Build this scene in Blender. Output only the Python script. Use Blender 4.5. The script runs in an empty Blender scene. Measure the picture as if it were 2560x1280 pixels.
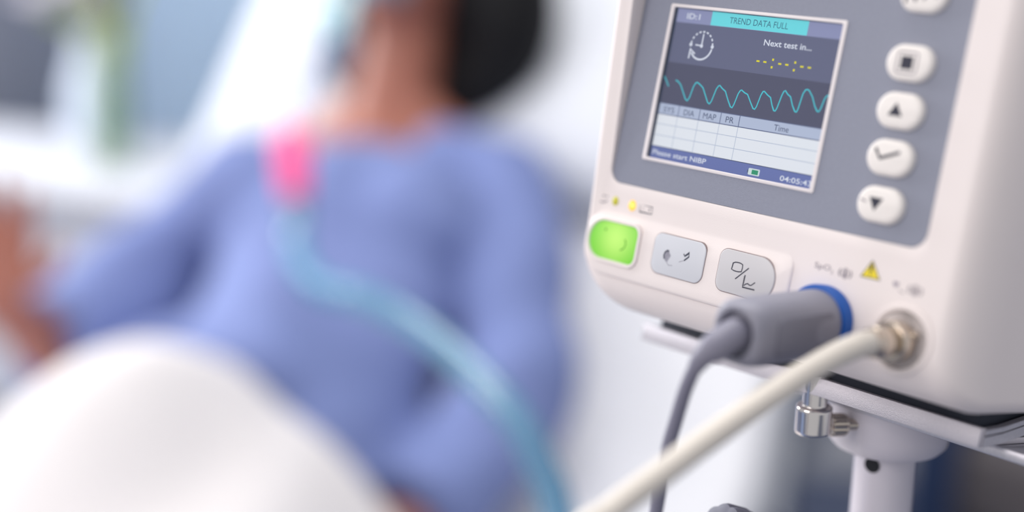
import bpy, bmesh, math, random
from mathutils import Vector, Matrix
random.seed(7)
S = bpy.context.scene
COL = S.collection

# ------------------------------------------------------------------ camera
TILT = math.radians(12.5)            # the monitor leans back on its tray
HZ = 1.20                            # height of the screen centre above the floor
DEV = Matrix.Translation((0, 0, HZ)) @ Matrix.Rotation(math.radians(90) - TILT, 4, 'X')   # u right, v up, w out of the face
cam_d = bpy.data.cameras.new('camera'); cam = bpy.data.objects.new('camera', cam_d); COL.objects.link(cam)
cr = Vector((0.6736, 0.1813, -0.7166)).normalized(); cb = Vector((0.7122, 0.1000, 0.6948)).normalized()
cu = cb.cross(cr).normalized(); cr = cu.cross(cb).normalized()
M = Matrix(((cr.x, cu.x, cb.x), (cr.y, cu.y, cb.y), (cr.z, cu.z, cb.z))).to_4x4()
M.translation = Vector((0.29053, -0.01722, 0.36947))
cam.matrix_world = DEV @ M
cam_d.sensor_width = 36; cam_d.lens = 51.17; cam_d.clip_start = 0.02
cam_d.dof.use_dof = True; cam_d.dof.focus_distance = 0.461; cam_d.dof.aperture_fstop = 2.4
S.camera = cam

# ------------------------------------------------------------------ light
W = bpy.data.worlds.new('sky'); S.world = W; W.use_nodes = True
W.node_tree.nodes['Background'].inputs[0].default_value = (0.94, 0.955, 1.0, 1)
W.node_tree.nodes['Background'].inputs[1].default_value = 0.60
def area(name, loc, target, sx, sy, power, col):
    l = bpy.data.lights.new(name, 'AREA'); l.shape = 'RECTANGLE'; l.size = sx; l.size_y = sy; l.energy = power; l.color = col
    o = bpy.data.objects.new(name, l); COL.objects.link(o); o.location = loc
    o.rotation_euler = (Vector(target) - Vector(loc)).to_track_quat('-Z', 'Y').to_euler()
    return o
area('assumed_side_light', (-3.4, 0.1, 2.0), (-0.8, 0.5, 0.9), 2.0, 1.6, 120, (0.95, 0.97, 1.0))  # assumed daylight from the left, bare area light with no window built
area('front_fill', (-0.7, -3.0, 2.5), (-0.2, 0.2, 1.0), 1.7, 1.1, 44, (1.0, 0.94, 0.91))  # added front light without a fixture, brightens the monitor face and pole
area('assumed_top_light', (-0.6, 0.4, 2.9), (-0.6, 0.4, 0), 1.6, 1.2, 32, (1.0, 0.98, 0.96))  # assumed overhead light brightens patient and room
S.view_settings.view_transform = 'Standard'; S.view_settings.look = 'None'
S.view_settings.gamma = 1; S.view_settings.use_curve_mapping = False; S.view_settings.exposure = 0.0

# ------------------------------------------------------------------ materials
def lin(c):
    return tuple(((x / 255) / 12.92 if x / 255 <= .04045 else ((x / 255 + .055) / 1.055) ** 2.4) for x in c)
MATS = {}
def mat(name, rgb, rough=.5, metal=0., noise=0., scale=40., bump=0., bscale=200., sss=0., trans=0., alpha=1., coat=0., spec=.5):
    if name in MATS: return MATS[name]
    m = bpy.data.materials.new(name); m.use_nodes = True; nt = m.node_tree; b = nt.nodes['Principled BSDF']
    c = lin(rgb) + (1,)
    b.inputs['Base Color'].default_value = c; b.inputs['Roughness'].default_value = rough; b.inputs['Metallic'].default_value = metal
    b.inputs['Transmission Weight'].default_value = trans; b.inputs['Alpha'].default_value = alpha
    b.inputs['Coat Weight'].default_value = coat; b.inputs['Specular IOR Level'].default_value = spec
    if sss:
        b.inputs['Subsurface Weight'].default_value = sss; b.inputs['Subsurface Radius'].default_value = (.02, .008, .005)
    tc = nt.nodes.new('ShaderNodeTexCoord')
    if noise:
        n = nt.nodes.new('ShaderNodeTexNoise'); n.inputs['Scale'].default_value = scale; n.inputs['Detail'].default_value = 4
        r = nt.nodes.new('ShaderNodeValToRGB')
        r.color_ramp.elements[0].color = tuple(x * (1 - noise) for x in c[:3]) + (1,)
        r.color_ramp.elements[1].color = tuple(min(1, x * (1 + noise)) for x in c[:3]) + (1,)
        r.color_ramp.elements[0].position = .3; r.color_ramp.elements[1].position = .7
        nt.links.new(tc.outputs['Object'], n.inputs['Vector']); nt.links.new(n.outputs['Fac'], r.inputs['Fac'])
        nt.links.new(r.outputs['Color'], b.inputs['Base Color'])
    if bump:
        n2 = nt.nodes.new('ShaderNodeTexNoise'); n2.inputs['Scale'].default_value = bscale; n2.inputs['Detail'].default_value = 3
        bp = nt.nodes.new('ShaderNodeBump'); bp.inputs['Strength'].default_value = bump; bp.inputs['Distance'].default_value = .001
        nt.links.new(tc.outputs['Object'], n2.inputs['Vector']); nt.links.new(n2.outputs['Fac'], bp.inputs['Height'])
        nt.links.new(bp.outputs['Normal'], b.inputs['Normal'])
    MATS[name] = m
    return m
def glow(name, rgb, k=1.0):
    if name in MATS: return MATS[name]
    m = bpy.data.materials.new(name); m.use_nodes = True; b = m.node_tree.nodes['Principled BSDF']
    b.inputs['Base Color'].default_value = tuple(.22 * x for x in lin(rgb)) + (1,); b.inputs['Roughness'].default_value = .6
    b.inputs['Specular IOR Level'].default_value = 0.0
    b.inputs['Emission Color'].default_value = lin(rgb) + (1,); b.inputs['Emission Strength'].default_value = k * .82
    MATS[name] = m
    return m
def glow_spot(name, edge, core, center, radius, k):
    """a button lit by one lamp behind it: brightest over the lamp"""
    m = bpy.data.materials.new(name); m.use_nodes = True; nt = m.node_tree; b = nt.nodes['Principled BSDF']
    b.inputs['Base Color'].default_value = tuple(.3 * x for x in lin(edge)) + (1,); b.inputs['Roughness'].default_value = .35
    tc = nt.nodes.new('ShaderNodeTexCoord'); d = nt.nodes.new('ShaderNodeVectorMath'); d.operation = 'DISTANCE'
    d.inputs[1].default_value = center
    mr = nt.nodes.new('ShaderNodeMapRange'); mr.inputs['From Max'].default_value = radius
    r = nt.nodes.new('ShaderNodeValToRGB'); r.color_ramp.interpolation = 'EASE'
    r.color_ramp.elements[0].color = lin(core) + (1,); r.color_ramp.elements[1].color = lin(edge) + (1,)
    nt.links.new(tc.outputs['Object'], d.inputs[0]); nt.links.new(d.outputs['Value'], mr.inputs['Value'])
    nt.links.new(mr.outputs['Result'], r.inputs['Fac']); nt.links.new(r.outputs['Color'], b.inputs['Emission Color'])
    b.inputs['Emission Strength'].default_value = k
    return m
def clear(name, tint, gloss=.08, rough=.05, body=.0, bodycol=(255, 255, 255)):
    """thin clear plastic or glass: lets light through, a little surface gloss, a little body colour"""
    m = bpy.data.materials.new(name); m.use_nodes = True; nt = m.node_tree
    for n in list(nt.nodes):
        if n.type != 'OUTPUT_MATERIAL': nt.nodes.remove(n)
    out = [n for n in nt.nodes if n.type == 'OUTPUT_MATERIAL'][0]
    t = nt.nodes.new('ShaderNodeBsdfTransparent'); t.inputs[0].default_value = lin(tint) + (1,)
    g = nt.nodes.new('ShaderNodeBsdfGlossy'); g.inputs['Roughness'].default_value = rough
    df = nt.nodes.new('ShaderNodeBsdfDiffuse'); df.inputs[0].default_value = lin(bodycol) + (1,)
    m1 = nt.nodes.new('ShaderNodeMixShader'); m1.inputs[0].default_value = body
    m2 = nt.nodes.new('ShaderNodeMixShader'); m2.inputs[0].default_value = gloss
    nt.links.new(t.outputs[0], m1.inputs[1]); nt.links.new(df.outputs[0], m1.inputs[2])
    nt.links.new(m1.outputs[0], m2.inputs[1]); nt.links.new(g.outputs[0], m2.inputs[2]); nt.links.new(m2.outputs[0], out.inputs[0])
    MATS[name] = m
    return m

CASE = mat('warm_white_plastic', (240, 229, 226), .42, noise=.015, scale=20, bump=.05, bscale=2500)
PANEL = mat('grey_overlay', (137, 140, 156), .45, noise=.03, scale=900, bump=.12, bscale=3000)
FRAME = mat('frame_white', (236, 228, 228), .4)
KEYW = mat('key_white', (240, 233, 228), .4)
KEYG = mat('key_grey', (206, 203, 205), .35)
KEYB = mat('key_bluegrey', (213, 214, 220), .22)
INK = mat('ink_dark', (38, 38, 58), .6)
INKP = mat('ink_pale', (146, 137, 145), .6)
INKG = mat('ink_grey', (78, 78, 90), .6)
INKS = mat('ink_glare', (150, 148, 160), .5, noise=.2, scale=900)  # grey tone of the glare painted on the start key
YEL = mat('sticker_yellow', (240, 216, 30), .4)
BLUE = mat('ring_blue', (0, 84, 172), .35)
PLUG = mat('plug_grey', (140, 139, 152), .5, noise=.04, scale=60, bump=.1, bscale=1500)
CABLE = mat('cable_grey', (128, 126, 142), .5)
HOSE = mat('hose_cream', (216, 208, 198), .45, noise=.03, scale=60)
NICKEL = mat('nickel', (206, 194, 180), .22, 1.0)
CHROME = mat('chrome', (222, 216, 212), .1, 1.0)
CUP = mat('socket_metal', (46, 41, 43), .4, .4)
ALU = mat('anodised_aluminium', (205, 200, 206), .42, .55, noise=.05, scale=2500, bump=.25, bscale=3500)
ALUS = mat('brushed_aluminium', (190, 188, 196), .38, .6, noise=.06, scale=900)
RUBBER = mat('navy_rubber', (30, 36, 52), .7)
POLE = mat('pole_white', (212, 206, 214), .3, noise=.02, scale=10, coat=.3)
STAR = mat('knob_grey', (112, 112, 126), .5)
HOLE = mat('hole_dark', (20, 22, 28), .8)

# ------------------------------------------------------------------ geometry helpers
def obj(name, bm, m, parent=None, smooth=True, kind=None):
    bmesh.ops.recalc_face_normals(bm, faces=bm.faces)
    me = bpy.data.meshes.new(name); bm.to_mesh(me); bm.free()
    return mobj(name, me, m, parent, smooth, kind)
def mobj(name, me, m, parent=None, smooth=True, kind=None):
    if m is not None:
        me.materials.clear(); me.materials.append(m)
    if smooth:
        me.polygons.foreach_set('use_smooth', [True] * len(me.polygons))
        try: me.set_sharp_from_angle(angle=math.radians(38))
        except Exception: pass
    o = bpy.data.objects.new(name, me); COL.objects.link(o)
    if parent is not None: o.parent = parent
    if kind: o['kind'] = kind
    return o
def tag(o, label, cat, group=None):
    o['label'] = label; o['category'] = cat
    if group: o['group'] = group
    return o
def empty(name, mw, label=None, cat=None, group=None):
    o = bpy.data.objects.new(name, None); COL.objects.link(o); o.matrix_world = mw; o.empty_display_size = .02
    if label: tag(o, label, cat, group)
    return o
def rrect(u0, u1, v0, v1, r, n=6):
    """rounded rectangle outline, r = radius or (bl, br, tr, tl)"""
    if not isinstance(r, (tuple, list)): r = (r,) * 4
    pts = []
    for (cx, cy, rr, a0) in ((u0 + r[0], v0 + r[0], r[0], 180), (u1 - r[1], v0 + r[1], r[1], 270), (u1 - r[2], v1 - r[2], r[2], 0), (u0 + r[3], v1 - r[3], r[3], 90)):
        for i in range(n + 1):
            a = math.radians(a0 + 90 * i / n); pts.append((cx + rr * math.cos(a), cy + rr * math.sin(a)))
    return pts
def circle(cx, cy, r, n=40):
    return [(cx + r * math.cos(2 * math.pi * i / n), cy + r * math.sin(2 * math.pi * i / n)) for i in range(n)]
def inset(pts, d):
    n = len(pts); out = []
    for i in range(n):
        p0, p, p1 = Vector(pts[i - 1]), Vector(pts[i]), Vector(pts[(i + 1) % n])
        e0 = (p - p0); e1 = (p1 - p)
        if e0.length < 1e-6: e0 = e1
        if e1.length < 1e-6: e1 = e0
        n0 = Vector((-e0.y, e0.x)).normalized(); n1 = Vector((-e1.y, e1.x)).normalized()
        nn = (n0 + n1); nn = nn.normalized() if nn.length > 1e-6 else n0
        k = max(.5, nn.dot(n0)); q = p + nn * d / k; out.append((q.x, q.y))
    return out
SC = .001
class Dev:
    """device millimetres -> local metres of an empty that stands at base"""
    def __init__(self, base): self.b = Vector(base)
    def __call__(self, u, v, w): return (Vector((u, v, w)) - self.b) * SC
def rings_mesh(bm, rings, cap0=True, cap1=True):
    vs = [[bm.verts.new(p) for p in r] for r in rings]
    n = len(vs[0])
    for a, b in zip(vs[:-1], vs[1:]):
        for i in range(n):
            j = (i + 1) % n
            try: bm.faces.new((a[i], a[j], b[j], b[i]))
            except ValueError: pass
    if cap0: bm.faces.new(list(reversed(vs[0])))
    if cap1: bm.faces.new(vs[-1])
    return vs
def prism(T, pts, w0, w1, bev=0., nb=4, bm=None):
    bm = bm or bmesh.new()
    rings = [[T(x, y, w0) for x, y in pts]]
    if bev > 0:
        for i in range(nb + 1):
            a = math.pi / 2 * i / nb
            q = inset(pts, bev * (1 - math.cos(a))); rings.append([T(x, y, w1 - bev + bev * math.sin(a)) for x, y in q])
    else:
        rings.append([T(x, y, w1) for x, y in pts])
    rings_mesh(bm, rings)
    return bm
def flat(T, pts, w, bm=None):
    bm = bm or bmesh.new(); bm.faces.new([bm.verts.new(T(x, y, w)) for x, y in pts]); return bm
def ring_prism(T, outer, inner, w0, w1, bm=None):
    bm = bm or bmesh.new()
    rr = [[T(x, y, w0) for x, y in outer], [T(x, y, w1) for x, y in outer], [T(x, y, w1) for x, y in inner], [T(x, y, w0) for x, y in inner]]
    vs = rings_mesh(bm, rr, False, False); n = len(outer)
    for i in range(n):
        j = (i + 1) % n
        bm.faces.new((vs[3][i], vs[3][j], vs[0][j], vs[0][i]))
    return bm
def stroke(T, pts, width, w, bm=None, closed=False):
    """flat printed line"""
    bm = bm or bmesh.new(); P = [Vector(p) for p in pts]; n = len(P); L = []; R = []
    for i in range(n):
        if closed: d = (P[(i + 1) % n] - P[i - 1])
        else: d = P[min(i + 1, n - 1)] - P[max(i - 1, 0)]
        d.normalize(); nn = Vector((-d.y, d.x))
        k = 1.0
        if 0 < i < n - 1 or closed:
            e = (P[(i + 1) % n] - P[i]).normalized(); k = 1 / max(.55, abs(Vector((-e.y, e.x)).dot(nn)))
        L.append(bm.verts.new(T(*(P[i] + nn * width / 2 * k), w))); R.append(bm.verts.new(T(*(P[i] - nn * width / 2 * k), w)))
    for i in range(n if closed else n - 1):
        j = (i + 1) % n; bm.faces.new((R[i], R[j], L[j], L[i]))
    return bm
def text_bm(T, s, u0, v0, u1, v1, w, bold=0.):
    """lettering fitted to the box u0..u1, v0..v1"""
    cu_ = bpy.data.curves.new('lettering', 'FONT'); cu_.body = s; cu_.size = 1; cu_.offset = bold; cu_.resolution_u = 3
    o = bpy.data.objects.new('lettering', cu_); COL.objects.link(o)
    dg = bpy.context.evaluated_depsgraph_get(); dg.update()
    me = bpy.data.meshes.new_from_object(o.evaluated_get(dg))
    bpy.data.objects.remove(o); bpy.data.curves.remove(cu_)
    xs = [v.co.x for v in me.vertices]; ys = [v.co.y for v in me.vertices]
    x0, x1, y0, y1 = min(xs), max(xs), min(ys), max(ys)
    for v in me.vertices:
        v.co = T(u0 + (v.co.x - x0) / (x1 - x0) * (u1 - u0), v0 + (v.co.y - y0) / (y1 - y0) * (v1 - v0), w)
    bm = bmesh.new(); bm.from_mesh(me); bpy.data.meshes.remove(me)
    return bm
def catmull(pts, n=8):
    P = [Vector(p) for p in pts]; out = []
    for i in range(len(P) - 1):
        p0, p1, p2, p3 = P[max(i - 1, 0)], P[i], P[i + 1], P[min(i + 2, len(P) - 1)]
        for k in range(n):
            t = k / n
            out.append(.5 * ((2 * p1) + (p2 - p0) * t + (2 * p0 - 5 * p1 + 4 * p2 - p3) * t * t + (3 * p1 - p0 - 3 * p2 + p3) * t ** 3))
    out.append(P[-1]); return out
def tube(pts, rad, seg=16, bm=None, ell=None, caps=True):
    """swept tube; rad number or list; ell=(side vector, factor) flattens it across the side vector"""
    bm = bm or bmesh.new(); P = [Vector(p) for p in pts]; n = len(P)
    R = list(rad) if isinstance(rad, (list, tuple)) else [rad] * n
    rings = []; prev = None
    for i in range(n):
        d = (P[min(i + 1, n - 1)] - P[max(i - 1, 0)]).normalized()
        if prev is None:
            up = Vector((0, 0, 1)) if abs(d.z) < .9 else Vector((0, 1, 0))
            if ell: up = Vector(ell[0])
            a = d.cross(up).normalized()
        else:
            a = (prev - d * prev.dot(d)).normalized()
        if ell:
            s = Vector(ell[0]); s = (s - d * s.dot(d)).normalized(); a = s
        b = d.cross(a).normalized(); prev = a
        f = ell[1] if ell else 1.
        rings.append([P[i] + a * (R[i] * f * math.cos(2 * math.pi * k / seg)) + b * (R[i] * math.sin(2 * math.pi * k / seg)) for k in range(seg)])
    rings_mesh(bm, rings, caps, caps)
    return bm
def lathe(prof, o, axis, seg=36, bm=None):
    """profile [(distance along axis, radius)] turned about an axis"""
    bm = bm or bmesh.new(); o = Vector(o); ax = Vector(axis).normalized()
    up = Vector((0, 0, 1)) if abs(ax.z) < .9 else Vector((1, 0, 0)); a = ax.cross(up).normalized(); b = ax.cross(a).normalized()
    rings = [[o + ax * h + (a * math.cos(2 * math.pi * k / seg) + b * math.sin(2 * math.pi * k / seg)) * max(r, 1e-5) for k in range(seg)] for h, r in prof]
    rings_mesh(bm, rings)
    return bm
def box(bm, x0, x1, y0, y1, z0, z1, T=lambda x, y, z: Vector((x, y, z))):
    v = [bm.verts.new(T(x, y, z)) for x in (x0, x1) for y in (y0, y1) for z in (z0, z1)]
    for f in ((0, 1, 3, 2), (4, 6, 7, 5), (0, 4, 5, 1), (2, 3, 7, 6), (0, 2, 6, 4), (1, 5, 7, 3)): bm.faces.new([v[i] for i in f])
    return bm
def bbox(x0, x1, y0, y1, z0, z1, bev, seg=3, T=lambda x, y, z: Vector((x, y, z))):
    bm = box(bmesh.new(), x0, x1, y0, y1, z0, z1, T)
    bmesh.ops.bevel(bm, geom=bm.edges[:], offset=bev, segments=seg, profile=.5, affect='EDGES')
    return bm
def ball(bm, c, ax, seg=20, rg=12):
    """ellipsoid; ax = three half-axis vectors"""
    c = Vector(c); X, Y, Z = [Vector(a) for a in ax]; rings = []
    for i in range(1, rg):
        t = math.pi * i / rg
        rings.append([bm.verts.new(c + Z * math.cos(t) + (X * math.cos(2 * math.pi * k / seg) + Y * math.sin(2 * math.pi * k / seg)) * math.sin(t)) for k in range(seg)])
    for a, b in zip(rings[:-1], rings[1:]):
        for k in range(seg): bm.faces.new((a[k], b[k], b[(k + 1) % seg], a[(k + 1) % seg]))
    t = bm.verts.new(c + Z); d = bm.verts.new(c - Z)
    for k in range(seg):
        bm.faces.new((t, rings[0][k], rings[0][(k + 1) % seg])); bm.faces.new((d, rings[-1][(k + 1) % seg], rings[-1][k]))
    return bm
def modified(bm, mods):
    """run modifiers on a temporary object and return the resulting mesh"""
    bmesh.ops.recalc_face_normals(bm, faces=bm.faces)
    me = bpy.data.meshes.new('tmp'); bm.to_mesh(me); bm.free()
    o = bpy.data.objects.new('tmp', me); COL.objects.link(o)
    for typ, kw in mods:
        m = o.modifiers.new(typ, typ)
        for k, v in kw.items(): setattr(m, k, v)
    dg = bpy.context.evaluated_depsgraph_get(); dg.update()
    r = bpy.data.meshes.new_from_object(o.evaluated_get(dg))
    bpy.data.objects.remove(o); bpy.data.meshes.remove(me)
    return r

# ------------------------------------------------------------------ the room (bed axes: x to the patient's left, y to the head end)
BED = Matrix.Translation((-0.9795, 0.5521, 0.0)) @ Matrix.Rotation(math.atan2(.48975, .87186), 4, 'Z')
MT = .60                                                   # top of the mattress
FLOOR = mat('vinyl_floor', (84, 94, 120), .35, noise=.08, scale=6)
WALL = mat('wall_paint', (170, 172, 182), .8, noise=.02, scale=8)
def struct(name, bm, m):
    o = obj(name, bm, m); o.matrix_world = BED; o['kind'] = 'structure'; return o
struct('floor', box(bmesh.new(), -3.2, 3.4, -3.2, 1.7, -.05, 0), FLOOR)
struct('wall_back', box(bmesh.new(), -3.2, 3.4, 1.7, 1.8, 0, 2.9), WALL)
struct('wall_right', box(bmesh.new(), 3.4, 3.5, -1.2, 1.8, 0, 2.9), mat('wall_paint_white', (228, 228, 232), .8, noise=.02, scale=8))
struct('baseboard_back', bbox(-3.2, 3.4, 1.685, 1.7, 0, .1, .004, 2), mat('baseboard', (214, 214, 218), .5))
def bed_empty(name, x, y, z, label, cat, group=None):
    return empty(name, BED @ Matrix.Translation((x, y, z)), label, cat, group)

# ------------------------------------------------------------------ hospital bed, mattress, pillow
BEDW = mat('bed_frame_white', (205, 208, 214), .4, noise=.02, scale=10)
BEDM = mat('bed_steel', (150, 154, 164), .3, .7)
SHEET = mat('bed_sheet', (236, 236, 240), .85, noise=.015, scale=30, bump=.2, bscale=60)
WHITE = mat('pillow_cotton', (224, 227, 235), .85, noise=.012, scale=25, bump=.2, bscale=50)
bed = bed_empty('hospital_bed', 0, 0, 0, 'white steel hospital bed with raised backrest under the patient', 'bed')
obj('deck', bbox(-.46, .46, -1.25, .18, MT - .19, MT - .135, .008), BEDW, bed)
bm = bmesh.new(); box(bm, -.46, .46, 0, .82, -.19, -.135)
bmesh.ops.transform(bm, matrix=Matrix.Translation((0, .17, MT)) @ Matrix.Rotation(math.radians(44), 4, 'X'), verts=bm.verts)
obj('backrest_deck', bm, BEDW, bed)
for x in (-.40, .40):
    for y in (-1.1, .75):
        lg = obj('leg', bbox(x - .025, x + .025, y - .025, y + .025, .10, .405, .005), BEDM, bed)
        obj('caster', lathe([(-.015, .03), (-.015, .048), (.015, .048), (.015, .03)], (x, y, .05), (1, 0, 0)), RUBBER, lg)
for x in (-.41, .41):
    obj('side_beam', bbox(x - .02, x + .02, -1.25, .9, .36, .41, .005), BEDM, bed)
obj('headboard', bbox(-.46, .46, .92, .955, .36, 1.02, .015), mat('headboard_blue', (120, 140, 176), .4, noise=.02, scale=8), bed)
obj('footboard', bbox(-.46, .46, -1.31, -1.275, .36, .86, .015), MATS['headboard_blue'], bed)
# mattress: one padded body bent at the hip
bm = bmesh.new(); prof = []
ang = math.radians(44); L = .80
top = [(-1.24, MT), (-.6, MT), (0, MT), (.12, MT + .004), (.17, MT + .02)]
for i in range(1, 9):
    t = L * i / 8; top.append((.17 + t * math.cos(ang) - 0.0, MT + .02 + t * math.sin(ang)))
th = .13; bot = []
for (y, z) in top:
    if y <= .0: bot.append((y, z - th))
    else:
        k = min(1, y / .25); nx, nz = math.sin(ang) * k, -math.cos(ang) * k - (1 - k); l = math.hypot(nx, nz); bot.append((y + nx / l * th, z + nz / l * th))
outl = top + bot[::-1]
v0 = [bm.verts.new((-.45, y, z)) for y, z in outl]; v1 = [bm.verts.new((.45, y, z)) for y, z in outl]
n = len(outl)
for i in range(n):
    j = (i + 1) % n; bm.faces.new((v0[i], v0[j], v1[j], v1[i]))
nt_ = len(top)
for vv in (v0, v1):
    for i in range(nt_ - 1): bm.faces.new((vv[i], vv[i + 1], vv[n - 2 - i], vv[n - 1 - i]))
bmesh.ops.recalc_face_normals(bm, faces=bm.faces)
ed = [e for e in bm.edges if len(e.link_faces) == 2 and e.calc_face_angle(0) > .9]
bmesh.ops.bevel(bm, geom=ed, offset=.03, segments=4, profile=.5, affect='EDGES')
o = obj('mattress', bm, SHEET); o.matrix_world = BED; tag(o, 'white sheeted mattress bent up behind the reclining patient', 'mattress')
def pillow_mesh(sx, sy, sz, seed):
    rnd = random.Random(seed); N = 28; bm = bmesh.new(); g = {}
    for s in (1, -1):
        for i in range(N + 1):
            for j in range(N + 1):
                a, b = 2 * i / N - 1, 2 * j / N - 1
                e = max(0, (1 - abs(a) ** 3.2)) * max(0, (1 - abs(b) ** 3.2)); h = sz * e ** .42
                rim = i in (0, N) or j in (0, N)
                pinch = 1 - .06 * (1 - abs(a)) * 0 - .05 * (a * a) * (b * b) * -1
                k = (i, j, 0 if rim else s)
                if k not in g:
                    w = .010 * math.sin(5 * a + 3 * b + seed) * e
                    g[k] = bm.verts.new((a * sx * (1 - .05 * (1 - b * b)), b * sy * (1 - .05 * (1 - a * a)), s * h + w if not rim else 0))
        for i in range(N):
            for j in range(N):
                q = []
                for (p, r) in ((i, j), (i + 1, j), (i + 1, j + 1), (i, j + 1)):
                    rim = p in (0, N) or r in (0, N); q.append(g[(p, r, 0 if rim else s)])
                bm.faces.new(q if s > 0 else q[::-1])
    return bm
o = obj('pillow', pillow_mesh(.38, .275, .075, 2), WHITE)
o.matrix_world = BED @ Matrix.Translation((-.04, .552, MT + .444)) @ Matrix.Rotation(math.radians(44), 4, 'X')
tag(o, 'plump white pillow behind the head of the patient', 'pillow')

# ------------------------------------------------------------------ the patient (bed-local coordinates, z above the mattress top)
SKIN = mat('skin_brown', (168, 106, 88), .5, noise=.05, scale=12, sss=.08)
HAIR = mat('hair_black', (9, 9, 13), .6, noise=.2, scale=120, spec=.25)
GOWN = mat('gown_periwinkle', (114, 128, 178), .85, noise=.05, scale=14, bump=.3, bscale=45)
pat = bed_empty('person', 0, 0, MT, 'patient in a periwinkle top reclining in bed, head leaning on a pillow', 'person')
def V(*a): return Vector(a)
PEL = V(-.045, -.02, .13); WST = V(-.06, .10, .175); CH = V(-.095, .225, .235); UC = V(-.10, .305, .295)
SL, SR = V(.085, .312, .295), V(-.272, .300, .264)
EL_, ER = V(.205, .030, .120), V(-.358, -.015, .092)
WL, WR = V(.170, -.205, .058), V(-.352, -.130, .205)
HL, HR = V(.025, -.05, .10), V(-.135, -.05, .11)
KL, KR = V(.085, -.45, .055), V(-.07, -.385, .160)
AL, AR = V(.10, -.80, .042), V(-.10, -.70, .042)
NB, NT_ = V(-.09, .335, .335), V(-.085, .375, .455)
HD = V(-.085, .405, .555)
side = V(1, 0, 0)
bm = bmesh.new()
def chain(pts, rad, seg=14, ell=None): tube(pts, rad, seg, bm, ell)
# trunk, neck, limbs
chain([PEL + V(0, -.05, -.02), PEL, WST, CH, UC, UC + V(0, .03, .03)], [.07, .088, .078, .09, .082, .05], 20, (side, 1.55))
chain([UC, NB, NT_, NT_ + V(0, .01, .05)], [.062, .058, .053, .054], 18)
chain([NB + V(-.13, .0, -.035), NB + V(-.05, .005, .012), NB + V(.05, .005, .014), NB + V(.13, .0, -.032)], [.03, .042, .042, .03], 14)
for s, e, w in ((SL, EL_, WL), (SR, ER, WR)):
    chain([UC + (s - UC) * .5, s, s + (e - s) * .5, e, e + (w - e) * .35, w], [.045, .05, .043, .036, .035, .024])
for h, k, a in ((HL, KL, AL), (HR, KR, AR)):
    chain([PEL, h, h + (k - h) * .5, k, k + (a - k) * .35, a], [.06, .075, .062, .048, .042, .030])
    chain([a, a + V(0, -.05, .01), a + V(0, -.13, .02)], [.030, .032, .018])
# head: skull, jaw, nose, brow, lips, ears
fwd = V(0, -.80, .60); upv = V(0, .60, .80)      # the face looks up and forward
ball(bm, HD, (V(.073, 0, 0), fwd * .092, upv * .108), 24, 16)
chain([HD - upv * .03 + fwd * .03, HD - upv * .085 + fwd * .052], [.066, .040], 16)
ball(bm, HD - upv * .098 + fwd * .066, (V(.026, 0, 0), fwd * .020, upv * .018))
chain([HD + upv * .012 + fwd * .086, HD - upv * .026 + fwd * .108], [.009, .015], 10)
ball(bm, HD + upv * .026 + fwd * .080, (V(.052, 0, 0), fwd * .014, upv * .010))
ball(bm, HD - upv * .058 + fwd * .088, (V(.025, 0, 0), fwd * .011, upv * .007)); ball(bm, HD - upv * .069 + fwd * .085, (V(.022, 0, 0), fwd * .011, upv * .008))
for s in (-1, 1):
    ball(bm, HD + V(s * .074, 0, 0) - upv * .008, (V(.010, 0, 0), fwd * .018, upv * .030))
    ball(bm, HD + V(s * .036, 0, 0) - upv * .02 + fwd * .068, (V(.026, 0, 0), fwd * .020, upv * .020))
# hands: palm and five fingers of different lengths
def hand(w, d, nrm, thumb, curl):
    """w wrist, d hand direction, nrm palm normal, thumb side vector"""
    d = d.normalized(); thumb = (thumb - d * thumb.dot(d)).normalized(); nrm = d.cross(thumb).normalized() * (1 if d.cross(thumb).dot(nrm) > 0 else -1)
    ball(bm, w + d * .05, (thumb * .040, nrm * .016, d * .056), 18, 12)
    chain([w - d * .02, w + d * .03], [.025, .024], 12)
    for i, (off, ln, r) in enumerate(((.032, .076, .0085), (.0105, .084, .0090), (-.0115, .078, .0085), (-.032, .062, .0078))):
        b = w + d * (.090 if i in (1, 2) else .082) + thumb * off; p = [b - d * .03 - thumb * off * .15, b]; dd = (d + thumb * off * 4.5).normalized(); c_ = curl * (1 + .12 * i)
        for f in (.46, .31, .23):
            dd = (dd * math.cos(c_) + nrm * math.sin(c_)).normalized(); p.append(p[-1] + dd * ln * f)
            dd2 = dd; d_ = dd
        chain(p, [r, r, r * .96, r * .88, r * .72], 10)
    b = w + d * .028 + thumb * .026
    chain([b, b + (d * .55 + thumb * .8 + nrm * .3).normalized() * .034, b + (d * .55 + thumb * .8 + nrm * .3).normalized() * .034 + (d * .85 + thumb * .4 + nrm * .35).normalized() * .03,
           b + (d * .55 + thumb * .8 + nrm * .3).normalized() * .034 + (d * .85 + thumb * .4 + nrm * .35).normalized() * .052], [.013, .012, .0105, .008], 10)
hand(WL, V(-.85, -.45, -.05), V(0, 0, -1), V(-1, 0, .1), .2)
hand(WR, V(.15, -.15, .95), V(.5, -.6, -.3), V(.9, .3, -.2), .2)
me = modified(bm, [('REMESH', dict(mode='VOXEL', voxel_size=.0042, use_smooth_shade=True)), ('SMOOTH', dict(factor=.5, iterations=5))])
body = mobj('body', me, SKIN, pat, smooth=False)
me.polygons.foreach_set('use_smooth', [True] * len(me.polygons))
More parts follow.
